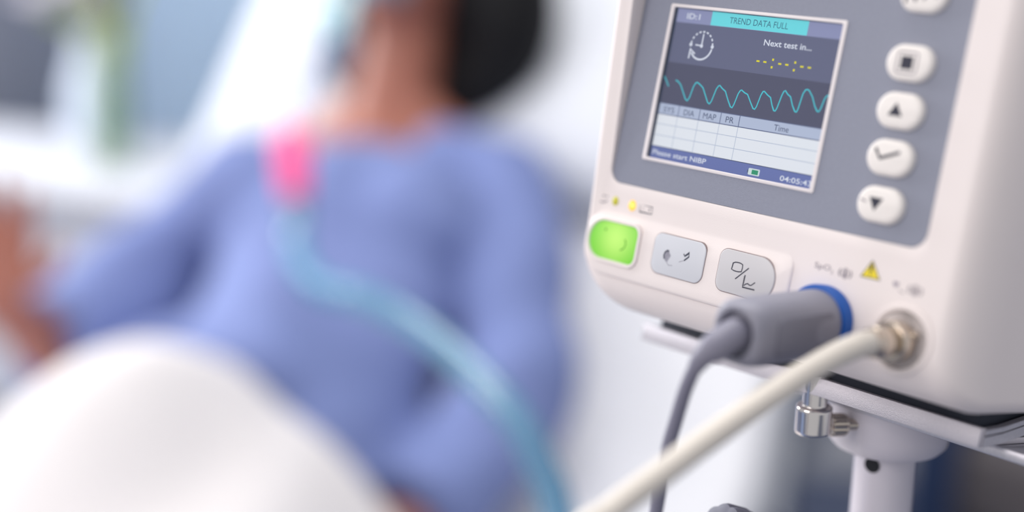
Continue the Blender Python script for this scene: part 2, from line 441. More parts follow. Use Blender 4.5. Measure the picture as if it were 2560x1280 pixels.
for s in (-1, 1):
    c0 = HD + V(s * .031, 0, 0) + upv * .008 + fwd * .074
    bm = bmesh.new(); ball(bm, c0, (V(.0125, 0, 0), fwd * .0125, upv * .0095)); eye = obj('eye', bm, mat('eye_white', (226, 220, 214), .2), body)
    bm = bmesh.new(); ball(bm, c0 + fwd * .0095, (V(.0055, 0, 0), fwd * .004, upv * .0055)); obj('iris', bm, mat('iris_brown', (52, 32, 22), .2), body)
    bm = bmesh.new(); tube([HD + V(s * .012, 0, 0) + upv * .030 + fwd * .091, HD + V(s * .034, 0, 0) + upv * .035 + fwd * .086, HD + V(s * .054, 0, 0) + upv * .028 + fwd * .070], [.003, .0035, .002], 8, bm); obj('eyebrow', bm, HAIR, body)
# hair: cap over the skull and lengths falling behind the neck to her left
bm = bmesh.new()
ball(bm, HD - fwd * .022 + upv * .022, (V(.092, 0, 0), fwd * .092, upv * .108), 24, 16)
def lock(pts, rad, flatten=1.0):
    P = catmull(pts, 6); R = [r.x for r in catmull([V(r, 0, 0) for r in rad], 6)]
    tube(P, R, 18, bm)
    for p, r in ((P[0], R[0]), (P[-1], R[-1])): ball(bm, p, (V(r, 0, 0), V(0, r, 0), V(0, 0, r)), 16, 10)
lock([HD + V(.045, .03, .05), HD + V(.105, .025, .0), HD + V(.130, .01, -.06), HD + V(.126, -.005, -.115), HD + V(.100, -.03, -.160), HD + V(.066, -.045, -.185)], [.075, .078, .074, .062, .040, .018])
lock([HD + V(.06, .05, .02), HD + V(.085, .05, -.06), HD + V(.075, .02, -.13), HD + V(.045, -.005, -.165)], [.075, .078, .062, .034])
lock([HD + V(.0, .06, .04), HD + V(.02, .07, -.06), HD + V(.01, .06, -.12)], [.085, .08, .06])
lock([HD + V(-.055, .02, .03), HD + V(-.085, .02, -.04), HD + V(-.092, .0, -.10), HD + V(-.085, -.02, -.145), HD + V(-.070, -.035, -.170)], [.05, .045, .036, .024, .010])
me = modified(bm, [('REMESH', dict(mode='VOXEL', voxel_size=.005, use_smooth_shade=True)), ('SMOOTH', dict(factor=.5, iterations=4))])
obj_h = mobj('hair', me, HAIR, pat, smooth=False); obj_h['label'] = 'black hair falling behind the neck'
# top: loose long-sleeved tunic
bm = bmesh.new()
tube([PEL + V(.01, -.22, -.05), PEL + V(0, -.14, -.02), PEL, WST, CH + V(0, -.015, .01), UC + V(0, -.030, -.026), UC + V(0, -.015, -.010)], [.075, .100, .112, .106, .110, .090, .062], 24, bm, (side, 1.42))
for h, k_ in ((HL, KL), (HR, KR)): tube([h + V(0, .05, 0), h, h + (k_ - h) * .3, h + (k_ - h) * .55], [.088, .092, .085, .075], 18, bm)
for s_, x_ in ((1, .02), (-1, -.205)):
    ball(bm, V(x_, .165, .268), (V(.085, 0, 0), V(0, .07, .05), V(0, -.045, .06)))
for s, e, w, r in ((SL, EL_, WL, (.062, .074, .069, .070, .069, .064, .060)), (SR, ER, WR, (.06, .070, .070, .070, .066, .05, .045))):
    far = .98 if s is SL else .10
    tube([UC + (s - UC) * .45, s + V(0, -.01, .0), s + (e - s) * .35, s + (e - s) * .7, e, e + (w - e) * far * .5, e + (w - e) * far], r, 18, bm)
# the wide elbow hem of the right sleeve
tube([SR + (ER - SR) * .45, SR + (ER - SR) * .8, ER + V(.0, -.03, .03)], [.070, .082, .074], 18, bm)
me = modified(bm, [('REMESH', dict(mode='VOXEL', voxel_size=.006, use_smooth_shade=True)), ('SMOOTH', dict(factor=.5, iterations=22))])
nrm_ = [v.normal.copy() for v in me.vertices]
for v, vn in zip(me.vertices, nrm_):     # soft cloth folds running from the shoulders to the waist
    p = v.co; t = p.y * .7 + p.z * .7
    d = .0055 * math.sin(26 * (p.x + .35 * t) + 3 * math.sin(9 * t)) + .004 * math.sin(34 * (t - .4 * p.x) + 2 * math.sin(13 * p.x))
    v.co = p + vn * d
me.polygons.foreach_set('use_smooth', [True] * len(me.polygons))
o = mobj('top', me, GOWN, pat, smooth=False); o['label'] = 'periwinkle blue long-sleeved top'

# ------------------------------------------------------------------ blanket over hips and legs
bm = bmesh.new(); NX, NY = 90, 80; g = {}
BLK = mat('blanket_white', (228, 223, 223), .9, noise=.012, scale=18, bump=.25, bscale=90)
def sm(a, b, x):
    t = max(0., min(1., (x - a) / (b - a))); return t * t * (3 - 2 * t)
def blanket_z(x, y):
    cx = -.035 - .07 * sm(-.2, -.7, y)
    ridge = (.158 + .060 * sm(-.12, -.34, y)) * (1 - .90 * sm(-.36, -.74, y))
    a = ridge * math.exp(-abs((x - cx) / (.135 if x < cx else .138)) ** 2.2)
    b = .125 * math.exp(-((x - .09) / .10) ** 2) * (1 - .45 * sm(-.5, -.9, y))
    f = .10 * math.exp(-((x - .08) / .16) ** 2) * math.exp(-((y + .80) / .09) ** 2)
    z = .022 + (a ** 3 + b ** 3 + f ** 3) ** (1 / 3)
    z += .006 * math.sin(13 * x + 7 * y) + .005 * math.sin(-11 * x + 19 * y + 1) + .003 * math.sin(33 * x + 9 * y)
    return max(z, .012)
def hem(x): return -.232 - .03 * sm(-.06, .12, x) - .015 * math.sin(7 * x)
for i in range(NX + 1):
    for j in range(NY + 1):
        x = -.56 + 1.12 * i / NX; yt = hem(x); y = yt + (-1.22 - yt) * j / NY
        z = MT + blanket_z(x, y)
        if abs(x) > .455:                 # hangs over the mattress edges
            e = abs(x) - .455; xx = math.copysign(.455 + min(e, .03), x); z = MT + .015 - e * 2.2; x = xx
        g[i, j] = bm.verts.new((x, y, z))
for i in range(NX):
    for j in range(NY): bm.faces.new((g[i, j], g[i + 1, j], g[i + 1, j + 1], g[i, j + 1]))
me = modified(bm, [('SOLIDIFY', dict(thickness=.014, offset=0))])
o = mobj('blanket', me, BLK); o.matrix_world = BED
tag(o, 'thick white blanket drawn over the raised knees of the patient', 'blanket')

# ------------------------------------------------------------------ oxygen mask and breathing tube
wm = Matrix.Identity(4)
MASK = clear('mask_plastic', (214, 240, 246), .16, .12, .35, (190, 232, 244))
TEAL = mat('teal_plastic', (38, 94, 130), .3, noise=.03, scale=30)
mk = empty('oxygen_mask', Matrix.Translation((-1.17, .69, 1.10)), 'clear pale cyan oxygen mask over the mouth, at top edge of picture', 'mask')
fw_w = (BED.to_3x3() @ fwd); up_w = (BED.to_3x3() @ upv); sd_w = (BED.to_3x3() @ V(1, 0, 0))
mc = BED @ (V(0, 0, MT) + HD + fwd * .070 - upv * .052)
ml = lambda p: p - Vector((-1.17, .69, 1.10))
rings = []
for i in range(9):
    t = i / 8; h = .062 * math.sin(t * math.pi / 2); k = math.cos(t * math.pi / 2) * .92 + .08
    rings.append([ml(mc + fw_w * (h - .012) + sd_w * (.042 * k * math.cos(a)) + up_w * ((.056 if math.sin(a) > 0 else .050) * k * math.sin(a))) for a in [2 * math.pi * q / 32 for q in range(32)]])
bm = bmesh.new(); rings_mesh(bm, rings, False, True); sh = mobj('shell', modified(bm, [('SOLIDIFY', dict(thickness=.002))]), MASK, mk)
mo = mc + fw_w * .050 - up_w * .012
obj('port', lathe([(0, .013), (.018, .013), (.02, .011), (.034, .011), (.034, .008), (.0, .008)], ml(mo), (fw_w - up_w * .35)), MASK, mk)
BC = Vector((-1.110, .640, 1.068))
bm = bmesh.new(); ball(bm, ml(BC), (V(.022, 0, 0), V(0, .022, 0), V(0, 0, .022))); obj('elbow_joint', bm, TEAL, mk)
bm = bmesh.new(); ball(bm, ml(Vector((-1.150, .655, 1.105))), (V(.022, 0, 0), V(0, .022, 0), V(0, 0, .022))); obj('highlight_ball', bm, mat('highlight_pale_cyan', (214, 244, 250), .25), mk)  # pale ball stands in for the bright highlight on the mask
obj('highlight_stem', tube([ml(Vector((-1.150, .655, 1.105))), ml(BC)], .008, 12), MASK, mk)  # added stem that ties the highlight ball to the elbow
obj('elbow_arm', tube([ml(p) for p in catmull([mo + fw_w * .02, mo + fw_w * .03 - up_w * .012, BC], 6)], .012, 14), MASK, mk)
obj('strap', tube([ml(BED @ (V(0, 0, MT) + HD + q)) for q in catmull([V(.040, -.03, .012) - upv * .03, V(.074, 0, 0) + fwd * .02 - upv * .02, V(.097, .02, 0) - fwd * .02, V(.07, 0, 0) - fwd * .098, V(-.05, 0, 0) - fwd * .112, V(-.097, .02, 0) - fwd * .02, V(-.074, 0, 0) + fwd * .02 - upv * .02, V(-.040, -.03, .012) - upv * .03], 6)], .003, 8), mat('strap_elastic', (210, 224, 228), .6), mk)
TUBE = clear('teal_tube', (168, 206, 228), .16, .22, .56, (116, 174, 206))
tb0 = Vector((-.939, .464, .940))
tbx = empty('breathing_tube', Matrix.Translation(tb0), 'teal oxygen tube with pink connector running across the blue top', 'tube')
tl = lambda p: Vector(p) - tb0
CT = clear('clear_tube', (232, 236, 246), .10, .2, .42, (226, 230, 244))
obj('clear_section', tube([tl(p) for p in catmull([BC, (-1.085, .606, 1.072), (-1.045, .560, 1.062), (-1.008, .515, 1.034), (-.981, .488, 1.003)], 6)], .013, 16), CT, tbx)
pa, pb = Vector((-.981, .488, 1.003)), Vector((-.939, .464, .940)); pl = (pb - pa).length
PINK = mat('pink_plastic', (255, 84, 150), .35, noise=.02, scale=20)
obj('pink_connector', lathe([(-.004, .012), (0, .0165), (.012, .0185), (pl * .6, .0175), (pl * .8, .015), (pl, .0135), (pl + .003, .011)], tl(pa), pb - pa), PINK, tbx)
path = catmull([(-.939, .464, .940), (-.895, .435, .922), (-.813, .381, .920), (-.714, .336, .922), (-.611, .303, .941), (-.526, .277, .950), (-.450, .253, .952), (-.377, .225, .952), (-.322, .207, .945), (-.287, .194, .931), (-.261, .184, .912), (-.240, .176, .86), (-.28, .21, .78), (-.40, .30, .70), (-.52, .37, .66)], 26)
rad = [.0100 + (.0008 if i % 2 else -.0006) for i in range(len(path))]
obj('corrugated_hose', tube([tl(p) for p in path], rad, 18), TUBE, tbx)
obj('hose_cuff', tube([tl(p) for p in (pb, pb + (path[6] - pb) * .9)], [.0135, .0130], 18), TEAL, tbx)

# ------------------------------------------------------------------ background: bedside table, vase, carafe, cabinet, curtain
TBL = mat('table_laminate', (204, 205, 212), .45, noise=.015, scale=8)
tz = .78
t = bed_empty('bedside_table', -.92, .70, 0, 'white bedside table beyond the bed, holding vase and carafe', 'table')
obj('table_top', bbox(-.38, .38, -.22, .275, tz - .03, tz, .006), TBL, t)
obj('body', bbox(-.34, .34, -.18, .255, .08, tz - .03, .006), TBL, t)
for k, (z0, z1) in enumerate(((.52, .73), (.30, .51), (.09, .29))):
    d = obj('drawer', bbox(-.33, .33, -.20, -.18, z0, z1, .005), mat('drawer_front', (214, 216, 224), .45), t)
    obj('handle', bbox(-.07, .07, -.222, -.20, (z0 + z1) / 2 - .008, (z0 + z1) / 2 + .008, .004), BEDM, d)
for x in (-.29, .29):
    for y in (-.14, .22): obj('leg', bbox(x - .02, x + .02, y - .02, y + .02, 0, .09, .003), BEDM, t)
GLASS = clear('vase_glass', (242, 248, 246), .08, .05, .08, (206, 226, 222))
STEM = mat('stem_green', (158, 172, 84), .6, noise=.12, scale=25)
LEAF = mat('leaf_green', (160, 178, 88), .6, noise=.12, scale=18)
PET = mat('petal_pink', (226, 168, 186), .6, noise=.06, scale=30)
vz = bed_empty('flower_vase', -.752, .70, tz, 'slim clear glass vase of green stems on the bedside table', 'vase')
bm = bmesh.new(); prof = [(0, .001), (0, .030), (.02, .034), (.10, .036), (.16, .030), (.19, .034)]
lathe(prof, (0, 0, 0), (0, 0, 1), 30, bm)
bmesh.ops.delete(bm, geom=[f for f in bm.faces if len(f.verts) > 8], context='FACES_ONLY')
mobj('glass', modified(bm, [('SOLIDIFY', dict(thickness=.003))]), GLASS, vz)
obj('water', lathe([(.004, .001), (.004, .027), (.02, .031), (.11, .0325)], (0, 0, 0), (0, 0, 1), 30), clear('vase_water', (240, 248, 242), .04, .02, .06, (190, 220, 206)), vz)
fl = bed_empty('flower_bunch', -.752, .70, tz + .006, 'green stemmed pale pink tulips standing in the clear vase', 'flowers')
for k in range(7):
    a = 2.1 * k + .6; r = .014 + .003 * k; tipx, tipy = .055 * math.cos(a) + .012, .05 * math.sin(a); h = .33 + .02 * (k % 3)
    st = obj('stem', tube(catmull([(-r * math.cos(a), -r * math.sin(a), 0), (0, 0, .16), (tipx * .6, tipy * .6, .26), (tipx, tipy, h)], 5), .0052, 8), STEM, fl)
    bm = bmesh.new()
    for q in range(6):
        b = q * math.pi / 3
        ball(bm, (tipx + .011 * math.cos(b), tipy + .011 * math.sin(b), h + .022), (V(.012 * -math.sin(b), .012 * math.cos(b), 0), V(.005 * math.cos(b), .005 * math.sin(b), .0), V(.004 * math.cos(b), .004 * math.sin(b), .028)), 10, 8)
    obj('tulip_head', bm, PET, fl)
    for q in range(2):
        b = a + 1.0 + 2.4 * q; bm = bmesh.new(); P = []; N = 8
        for i in range(N + 1):
            s = i / N; c = V(math.cos(b) * (.006 + .045 * s * s), math.sin(b) * (.006 + .045 * s * s), .015 + .26 * s - .04 * s * s); wd = .013 * math.sin(math.pi * min(1, .08 + s * .92)) + .0006
            sv = V(-math.sin(b), math.cos(b), 0); P.append((c - sv * wd, c + V(0, 0, -.003), c + sv * wd))
        vs = [[bm.verts.new(p) for p in r_] for r_ in P]
        for i in range(N):
            for m in range(2): bm.faces.new((vs[i][m], vs[i][m + 1], vs[i + 1][m + 1], vs[i + 1][m]))
        mobj('leaf', modified(bm, [('SOLIDIFY', dict(thickness=.0012))]), LEAF, fl)
cf = bed_empty('water_carafe', -.93, .905, tz, 'pale blue frosted carafe of white blossoms on the bedside table', 'carafe')
bm = lathe([(0, .001), (0, .040), (.012, .046), (.085, .046), (.125, .036), (.16, .024), (.19, .023), (.20, .028)], (0, 0, 0), (0, 0, 1), 30)
obj('bottle', bm, mat('frosted_glass', (224, 234, 250), .4), cf)
bl = bed_empty('white_blossoms', -.93, .905, tz + .01, 'spray of white blossoms in the pale blue carafe', 'flowers')
for k in range(6):
    a = 1.05 * k + .3; tx, ty = -.05 + .055 * math.cos(a), .05 * math.sin(a); h = .235 + .025 * (k % 3)
    obj('stem', tube(catmull([(.008 * math.cos(a), .008 * math.sin(a), .02), (0, 0, .17), (tx * .5, ty * .5, .205), (tx, ty, h)], 5), .0025, 8), STEM, bl)
    bm = bmesh.new()
    for q in range(5):
        b = q * 2 * math.pi / 5
        ball(bm, (tx + .02 * math.cos(b), ty + .02 * math.sin(b), h + .012), (V(-.015 * math.sin(b), .015 * math.cos(b), 0), V(.004 * math.cos(b), .004 * math.sin(b), -.003), V(.018 * math.cos(b), .018 * math.sin(b), .012)), 10, 8)
    ball(bm, (tx, ty, h + .008), (V(.008, 0, 0), V(0, .008, 0), V(0, 0, .008)), 10, 6)
    obj('blossom', bm, mat('petal_white', (236, 228, 236), .6), bl)
cb_ = bed_empty('tall_cabinet', -1.67, 1.36, 0, 'dark grey tall cabinet against the back wall', 'cabinet')
DG = mat('cabinet_grey', (150, 153, 166), .55, noise=.03, scale=6)
obj('body', bbox(-.34, .34, -.26, .33, .06, 2.0, .006), DG, cb_)
obj('plinth', bbox(-.32, .32, -.22, .31, 0, .06, .004), HOLE, cb_)
for x0, x1, hx in ((-.335, -.004, -.04), (.004, .335, .04)):
    d = obj('door', bbox(x0, x1, -.28, -.26, .08, 1.98, .004), DG, cb_)
    obj('handle', bbox(hx - .008, hx + .008, -.305, -.28, .95, 1.15, .004), BEDM, d)
CUR = mat('curtain_blue', (206, 230, 254), .85, noise=.02, scale=6)
cu_e = bed_empty('window_curtain', -1.09, 1.58, 0, 'pale blue curtain hanging behind the bedside table', 'curtain')
bm = bmesh.new(); NC = 96; lo = []; hi = []
for i in range(NC + 1):
    s = i / NC; x = -.20 + .46 * s; y = .014 * math.sin(s * math.pi * 2 * 7); lo.append(bm.verts.new((x, y, .08))); hi.append(bm.verts.new((x, y * .8, 2.3)))
for i in range(NC): bm.faces.new((lo[i], lo[i + 1], hi[i + 1], hi[i]))
mobj('fabric', modified(bm, [('SOLIDIFY', dict(thickness=.004))]), CUR, cu_e)
obj('rail', tube([(-.22, 0, 2.32), (.36, 0, 2.32)], .012, 14), BEDM, cu_e)

# visitor armchair beyond the bed, seen under the monitor
NAVY = mat('navy_upholstery', (50, 68, 106), .8, noise=.08, scale=20, bump=.3, bscale=300)
TAUPE = mat('armchair_wood', (104, 98, 100), .5, noise=.1, scale=14)
ac = empty('armchair', BED @ Matrix.Translation((1.02, .98, 0)) @ Matrix.Rotation(math.radians(-20), 4, 'Z'), 'armchair with navy arms and a taupe seat behind the pole', 'armchair')
obj('seat', bbox(-.27, .27, -.30, .25, .30, .46, .03, 4), TAUPE, ac)
obj('apron', bbox(-.27, .27, -.28, .25, .12, .30, .01, 2), TAUPE, ac)
bm = bbox(-.27, .27, -.06, .08, 0, .50, .04, 4); bmesh.ops.transform(bm, matrix=Matrix.Translation((0, .26, .40)) @ Matrix.Rotation(math.radians(-12), 4, 'X'), verts=bm.verts); obj('backrest', bm, NAVY, ac)
for s_ in (-1, 1):
    obj('armrest', bbox(s_ * .31 - .04, s_ * .31 + .04, -.30, .28, .10, .62, .02, 3), NAVY, ac)
    for y in (-.25, .24): obj('leg', bbox(s_ * .31 - .025, s_ * .31 + .025, y - .025, y + .025, 0, .10, .005, 2), TAUPE, ac)

# ------------------------------------------------------------------ patient monitor
BASE = (17., -78., -60.)
T = Dev(BASE)
mon = empty('patient_monitor', DEV @ Matrix.Translation(Vector(BASE) * SC), 'warm white bedside patient monitor with grey panel and colour screen', 'monitor')
def interp(x, xs, ys):
    if x <= xs[0]: return ys[0]
    for i in range(len(xs) - 1):
        if x <= xs[i + 1]:
            t = (x - xs[i]) / (xs[i + 1] - xs[i]); t = t * t * (3 - 2 * t) * .5 + t * .5; return ys[i] + (ys[i + 1] - ys[i]) * t
    return ys[-1]
def rim_h(u, v):
    k = interp(v, [-42, -34, -18, 0, 26, 60], [0, .6, 4.0, 6.3, 8., 8.6])
    return k * (1 - .92 * max(0, min(1, (u + 52) / 120)))
NS = 10
front = rrect(-53, 85.5, -67.5, 60, (11, 4, 8, 8), NS); outer = rrect(-57, 94, -79.8, 64, (19, 5, 14, 14), NS); hole = rrect(-47.2, 75.6, -35.8, 52, (4.6, 5.2, 4, 4), NS)
def lerp(a, b, t): return [(p[0] + (q[0] - p[0]) * t, p[1] + (q[1] - p[1]) * t) for p, q in zip(a, b)]
rings = []
for w in (-135, -133, -128): rings.append([T(x, y, w) for x, y in inset(outer, {-135: 6, -133: 2, -128: 0}[w])])
for w in (-90, -50, -30): rings.append([T(x, y, w + rim_h(x, y) * max(0, (w + 60) / 60)) for x, y in outer])
for i in range(0, 9):
    a = math.pi / 2 * i / 8; t = 1 - math.cos(a); dp = -22 * (1 - math.sin(a)); d = dp
    rings.append([T(x, y, d + rim_h(x, y) * max(0, (d + 60) / 60)) for x, y in lerp(outer, front, t)])
for i in range(1, 10): rings.append([T(x, y, rim_h(x, y)) for x, y in lerp(front, hole, i / 9 * .985)])
rings.append([T(x, y, rim_h(x, y) - .15) for x, y in hole])
for k in (.66, .33): rings.append([T(x, y, -1 + (rim_h(x, y) - .15 + 1) * k) for x, y in hole])
rings.append([T(x, y, -1.0) for x, y in hole])
rings.append([T(x, y, -6.0) for x, y in hole])
bm = bmesh.new(); rings_mesh(bm, rings); bmesh.ops.recalc_face_normals(bm, faces=bm.faces)
cut = bmesh.new(); lathe([(-9, 8.3), (4, 8.3)], (0, 0, 0), (0, 0, 1), 48, cut)
NIB = (74.0, -62.0); SPO = (47.0, -63.0)
bmesh.ops.transform(cut, matrix=Matrix.Translation(T(NIB[0], NIB[1], 0)) @ Matrix.Scale(SC, 4), verts=cut.verts)
bmesh.ops.recalc_face_normals(cut, faces=cut.faces)
cme = bpy.data.meshes.new('cut'); cut.to_mesh(cme); cut.free(); co = bpy.data.objects.new('cut', cme); COL.objects.link(co)
me = modified(bm, [('BOOLEAN', dict(operation='DIFFERENCE', object=co, solver='EXACT'))])
bpy.data.objects.remove(co); bpy.data.meshes.remove(cme)
case = mobj('case', me, CASE, mon)
# raised band that carries the three lower keys
pts = rrect(-53.2, 33.6, -67.6, -45.2, (9.5, 5, 5, 9), 8)
bm = bmesh.new(); rg = []
def band_w(v, u=0): return 1.55 * sm(-45.4, -52, v) * (.45 + .55 * sm(33.8, 29, u))
rg.append([T(x, y, -1.5) for x, y in pts])
for i in range(5):
    a = math.pi / 2 * i / 4; q = inset(pts, 1.2 * (1 - math.cos(a))); rg.append([T(x, y, band_w(y, x) * math.sin(a) + .02) for x, y in q])
q = inset(pts, 1.2)
for k in (.25, .5, .75, .95):
    qq = [(x + (max(-44, min(26, x)) - x) * k, y + (-56.5 - y) * k) for x, y in q]; rg.append([T(x, y, band_w(y, x) + .02) for x, y in qq])
rings_mesh(bm, rg); obj('key_band', bm, CASE, mon)
# grey overlay panel with the screen cut-out
bm = bmesh.new(); win = rrect(-34.6, 34.6, -26, 26, .4, NS)
pi = rrect(-47.1, 75.5, -35.7, 51.9, (4.5, 5.1, 4, 4), NS)
ring_prism(T, pi, win, -.9, 0, bm)
obj('overlay_panel', bm, PANEL, mon, smooth=False)
bm = bmesh.new(); fo = rrect(-35, 35, -26.25, 26.25, .7, 4); fi = rrect(-33.45, 33.5, -25.15, 25.2, .5, 4)
rg = [[T(x, y, -.5) for x, y in fo], [T(x, y, .25) for x, y in fo], [T(x, y, .4) for x, y in inset(fo, .25)], [T(x, y, .4) for x, y in inset(fi, -.2)], [T(x, y, .2) for x, y in fi], [T(x, y, -.35) for x, y in fi]]
rings_mesh(bm, rg, False, False); obj('screen_frame', bm, FRAME, mon)
bm = bmesh.new(); ring_prism(T, rrect(-34.5, 34.5, -25.9, 25.9, .4, 4), rrect(-34.3, 34.3, -25.7, 25.7, .4, 4), -2.2, -.36, bm); obj('screen_well', bm, mat('well_dark', (34, 46, 70), .6), mon)

# screen and everything drawn on it
WS = -2.0
scr = obj('screen', prism(T, rrect(-34.4, 34.4, -25.8, 25.8, .3, 2), -3.0, WS), glow('scr_base', (46, 60, 88), 1.), mon, smooth=False)
scr['label'] = 'lit colour display with pulse wave and table'
def px(name, bm_, m): return obj(name, bm_, m, scr, smooth=False)
def rect(u0, u1, v0, v1, w): return flat(T, [(u0, v0), (u1, v0), (u1, v1), (u0, v1)], WS + w)
BAR = glow('scr_bar', (146, 150, 186)); CY = glow('scr_cyan', (112, 226, 232)); UP = glow('scr_upper', (102, 105, 132)); DN = glow('scr_lower', (82, 83, 106))
HEAD = glow('scr_head', (184, 194, 216)); TABL = glow('scr_table', (236, 239, 243)); FOOT = glow('scr_foot', (106, 118, 174)); LINE = glow('scr_line', (96, 106, 140)); GRID = glow('scr_grid', (172, 184, 206))
TXW = glow('scr_text_white', (226, 230, 240)); TXG = glow('scr_text_grey', (78, 88, 118)); TXT_C = glow('scr_text_title', (58, 118, 138)); YE = glow('scr_yellow', (232, 220, 40)); WV = glow('scr_wave', (70, 200, 212))
px('upper_field', rect(-33.6, 34, 7.2, 20.6, .02), UP); px('wave_field', rect(-33.6, 34, -6.6, 7.2, .02), DN)
px('status_bar', rect(-33.6, 34, 20.6, 25.15, .03), BAR); px('title_bar', rect(-18.8, 19.6, 20.7, 25.15, .04), CY)
px('id_text', text_bm(T, 'ID:1', -29.2, 21.95, -23.6, 23.85, WS + .06, .012), TXW)
px('title_text', text_bm(T, 'TREND DATA FULL', -11.2, 21.95, 12.1, 23.95, WS + .06), TXT_C)
# countdown clock symbol
cx, cy, r = -20.75, 13.75, 4.55
for k in range(9):
    a0 = math.radians(4 + 20 * k); a1 = math.radians(4 + 20 * k + 11)
    px('clock_dash', stroke(T, [(cx + r * math.cos(a0 + (a1 - a0) * i / 3), cy + r * math.sin(a0 + (a1 - a0) * i / 3)) for i in range(4)], .55, WS + .06), TXW)
px('clock_arc', stroke(T, [(cx + r * math.cos(math.radians(a)), cy + r * math.sin(math.radians(a))) for a in range(215, 351, 9)], .6, WS + .06), TXW)
px('clock_arrow', stroke(T, [(cx - 4.5, cy - 4.6), (cx - 4.35, cy - 1.5), (cx - 2.2, cy - 2.9)], .55, WS + .06), TXW)
px('clock_hands', stroke(T, [(cx - 2.6, cy + .05), (cx, cy), (cx + .05, cy + 3.9)], .5, WS + .06), TXW)
for (x, y) in ((cx, cy - .1), (cx + r, cy), (cx - r, cy)): px('clock_dot', flat(T, circle(x, y, .62, 16), WS + .07), TXW)
px('next_test_text', text_bm(T, 'Next test in...', 4.1, 16.2, 22.5, 18.15, WS + .06, .014), TXW)
for x in (3.19, 5.92, 11.73, 14.44, 20.17, 22.99): px('time_dash', rect(x - .62, x + .62, 10.85, 11.4, .06), YE)
for x in (8.9, 17.45):
    for y in (12.14, 9.75): px('time_dot', rect(x - .36, x + .36, y - .36, y + .36, .06), YE)
wave = [(-28.82, 1.48), (-27.6, 1.1), (-26.34, .2), (-24.6, -2.2), (-23.2, -4.2), (-22.28, -4.65), (-21.6, -3.6), (-20.74, .3), (-20.1, 1.5), (-19.52, 1.75), (-18.4, 1.3), (-16.72, .3), (-15, -2.2), (-13.6, -4.2), (-12.82, -4.55), (-12.2, -3.6), (-11.15, .56), (-10.5, 1.6), (-10.04, 1.86), (-8.8, 1.0), (-7.3, .24), (-5.6, -2.4), (-4.1, -4.4), (-3.38, -4.6), (-2.9, -3.6), (-2.01, .11), (-1.4, 1.2), (-.94, 1.4), (.4, .7), (1.73, .31), (3.4, -1.9), (4.9, -3.8), (5.61, -3.96), (6.1, -3.1), (6.93, .69), (7.5, 1.9), (7.95, 2.05), (9.4, 1.1), (10.81, .41), (12, -2), (13, -3.45), (13.56, -3.54), (14.0, -2.6), (14.93, 1.65), (15.4, 2.9), (15.87, 3.23), (17, 2.2), (18.25, 1.56), (19.6, -1), (20.9, -2.7), (21.53, -2.81), (21.9, -1.9), (22.62, 3.06), (23.3, 4.3), (24.01, 4.5), (24.7, 4.2), (26.26, 2.53), (27.8, -.2), (29, -1.6), (29.6, -1.67), (30.1, -.6), (30.85, 2.61), (31.5, 3.5), (32.14, 3.62), (33.8, 3.4)]
px('pulse_wave', stroke(T, wave, .42, WS + .06), WV); px('pulse_wave_start', stroke(T, [(-34, 2.2), (-32.8, .9), (-31.4, -.9)], .42, WS + .06), WV)
px('table_head_bar', rect(-33.6, 34, -10.2, -6.75, .03), HEAD); px('table_field', rect(-33.6, 34, -21.1, -10.2, .03), TABL); px('table_rule', rect(-33.6, 34, -6.75, -6.5, .05), LINE); px('table_rule', rect(-33.6, 34, -10.4, -10.1, .05), LINE)
for x in (-25.0, -16.0, -7.15, .53):
    px('head_divider', rect(x - .14, x + .14, -10.3, -6.75, .06), LINE); px('grid_line', rect(x - .09, x + .09, -21.1, -10.4, .05), GRID)
for y in (-13.6, -17.35): px('grid_line', rect(-33.6, 34, y - .09, y + .09, .05), GRID)
for s, a, b in (('SYS', -31.6, -26.9), ('DIA', -22.7, -18.2), ('MAP', -14.4, -9.0), ('PR', -4.95, -1.65), ('Time', 14.4, 20.05)): px('column_title', text_bm(T, s, a, -9.5, b, -7.6, WS + .07), TXG)
px('footer_bar', rect(-33.6, 34, -25.5, -21.1, .03), FOOT); px('footer_rule', rect(-33.6, 34, -21.25, -21.0, .05), TXG)
px('status_text', text_bm(T, 'Please start NIBP', -32.8, -24.0, -9.55, -22.3, WS + .06, .012), TXW)
px('clock_text', text_bm(T, '04:05:43', 20.4, -24.45, 32.3, -22.75, WS + .06, .012), TXW)
px('battery_case', flat(T, rrect(7.9, 12.4, -24.5, -22.35, .35, 3), WS + .05), glow('scr_batt', (214, 228, 226))); px('battery_tip', rect(7.5, 7.9, -23.9, -23.0, .05), TXG)
px('battery_level', rect(9.3, 11.8, -24.15, -22.75, .07), glow('scr_green', (40, 150, 110)))
bm = bmesh.new(); prism(T, rrect(-34.0, 34.0, -25.4, 25.4, .3, 2), -.46, -.38, bm=bm)
obj('screen_glass', bm, clear('screen_cover', (250, 251, 253), .045, .03), mon, smooth=False)

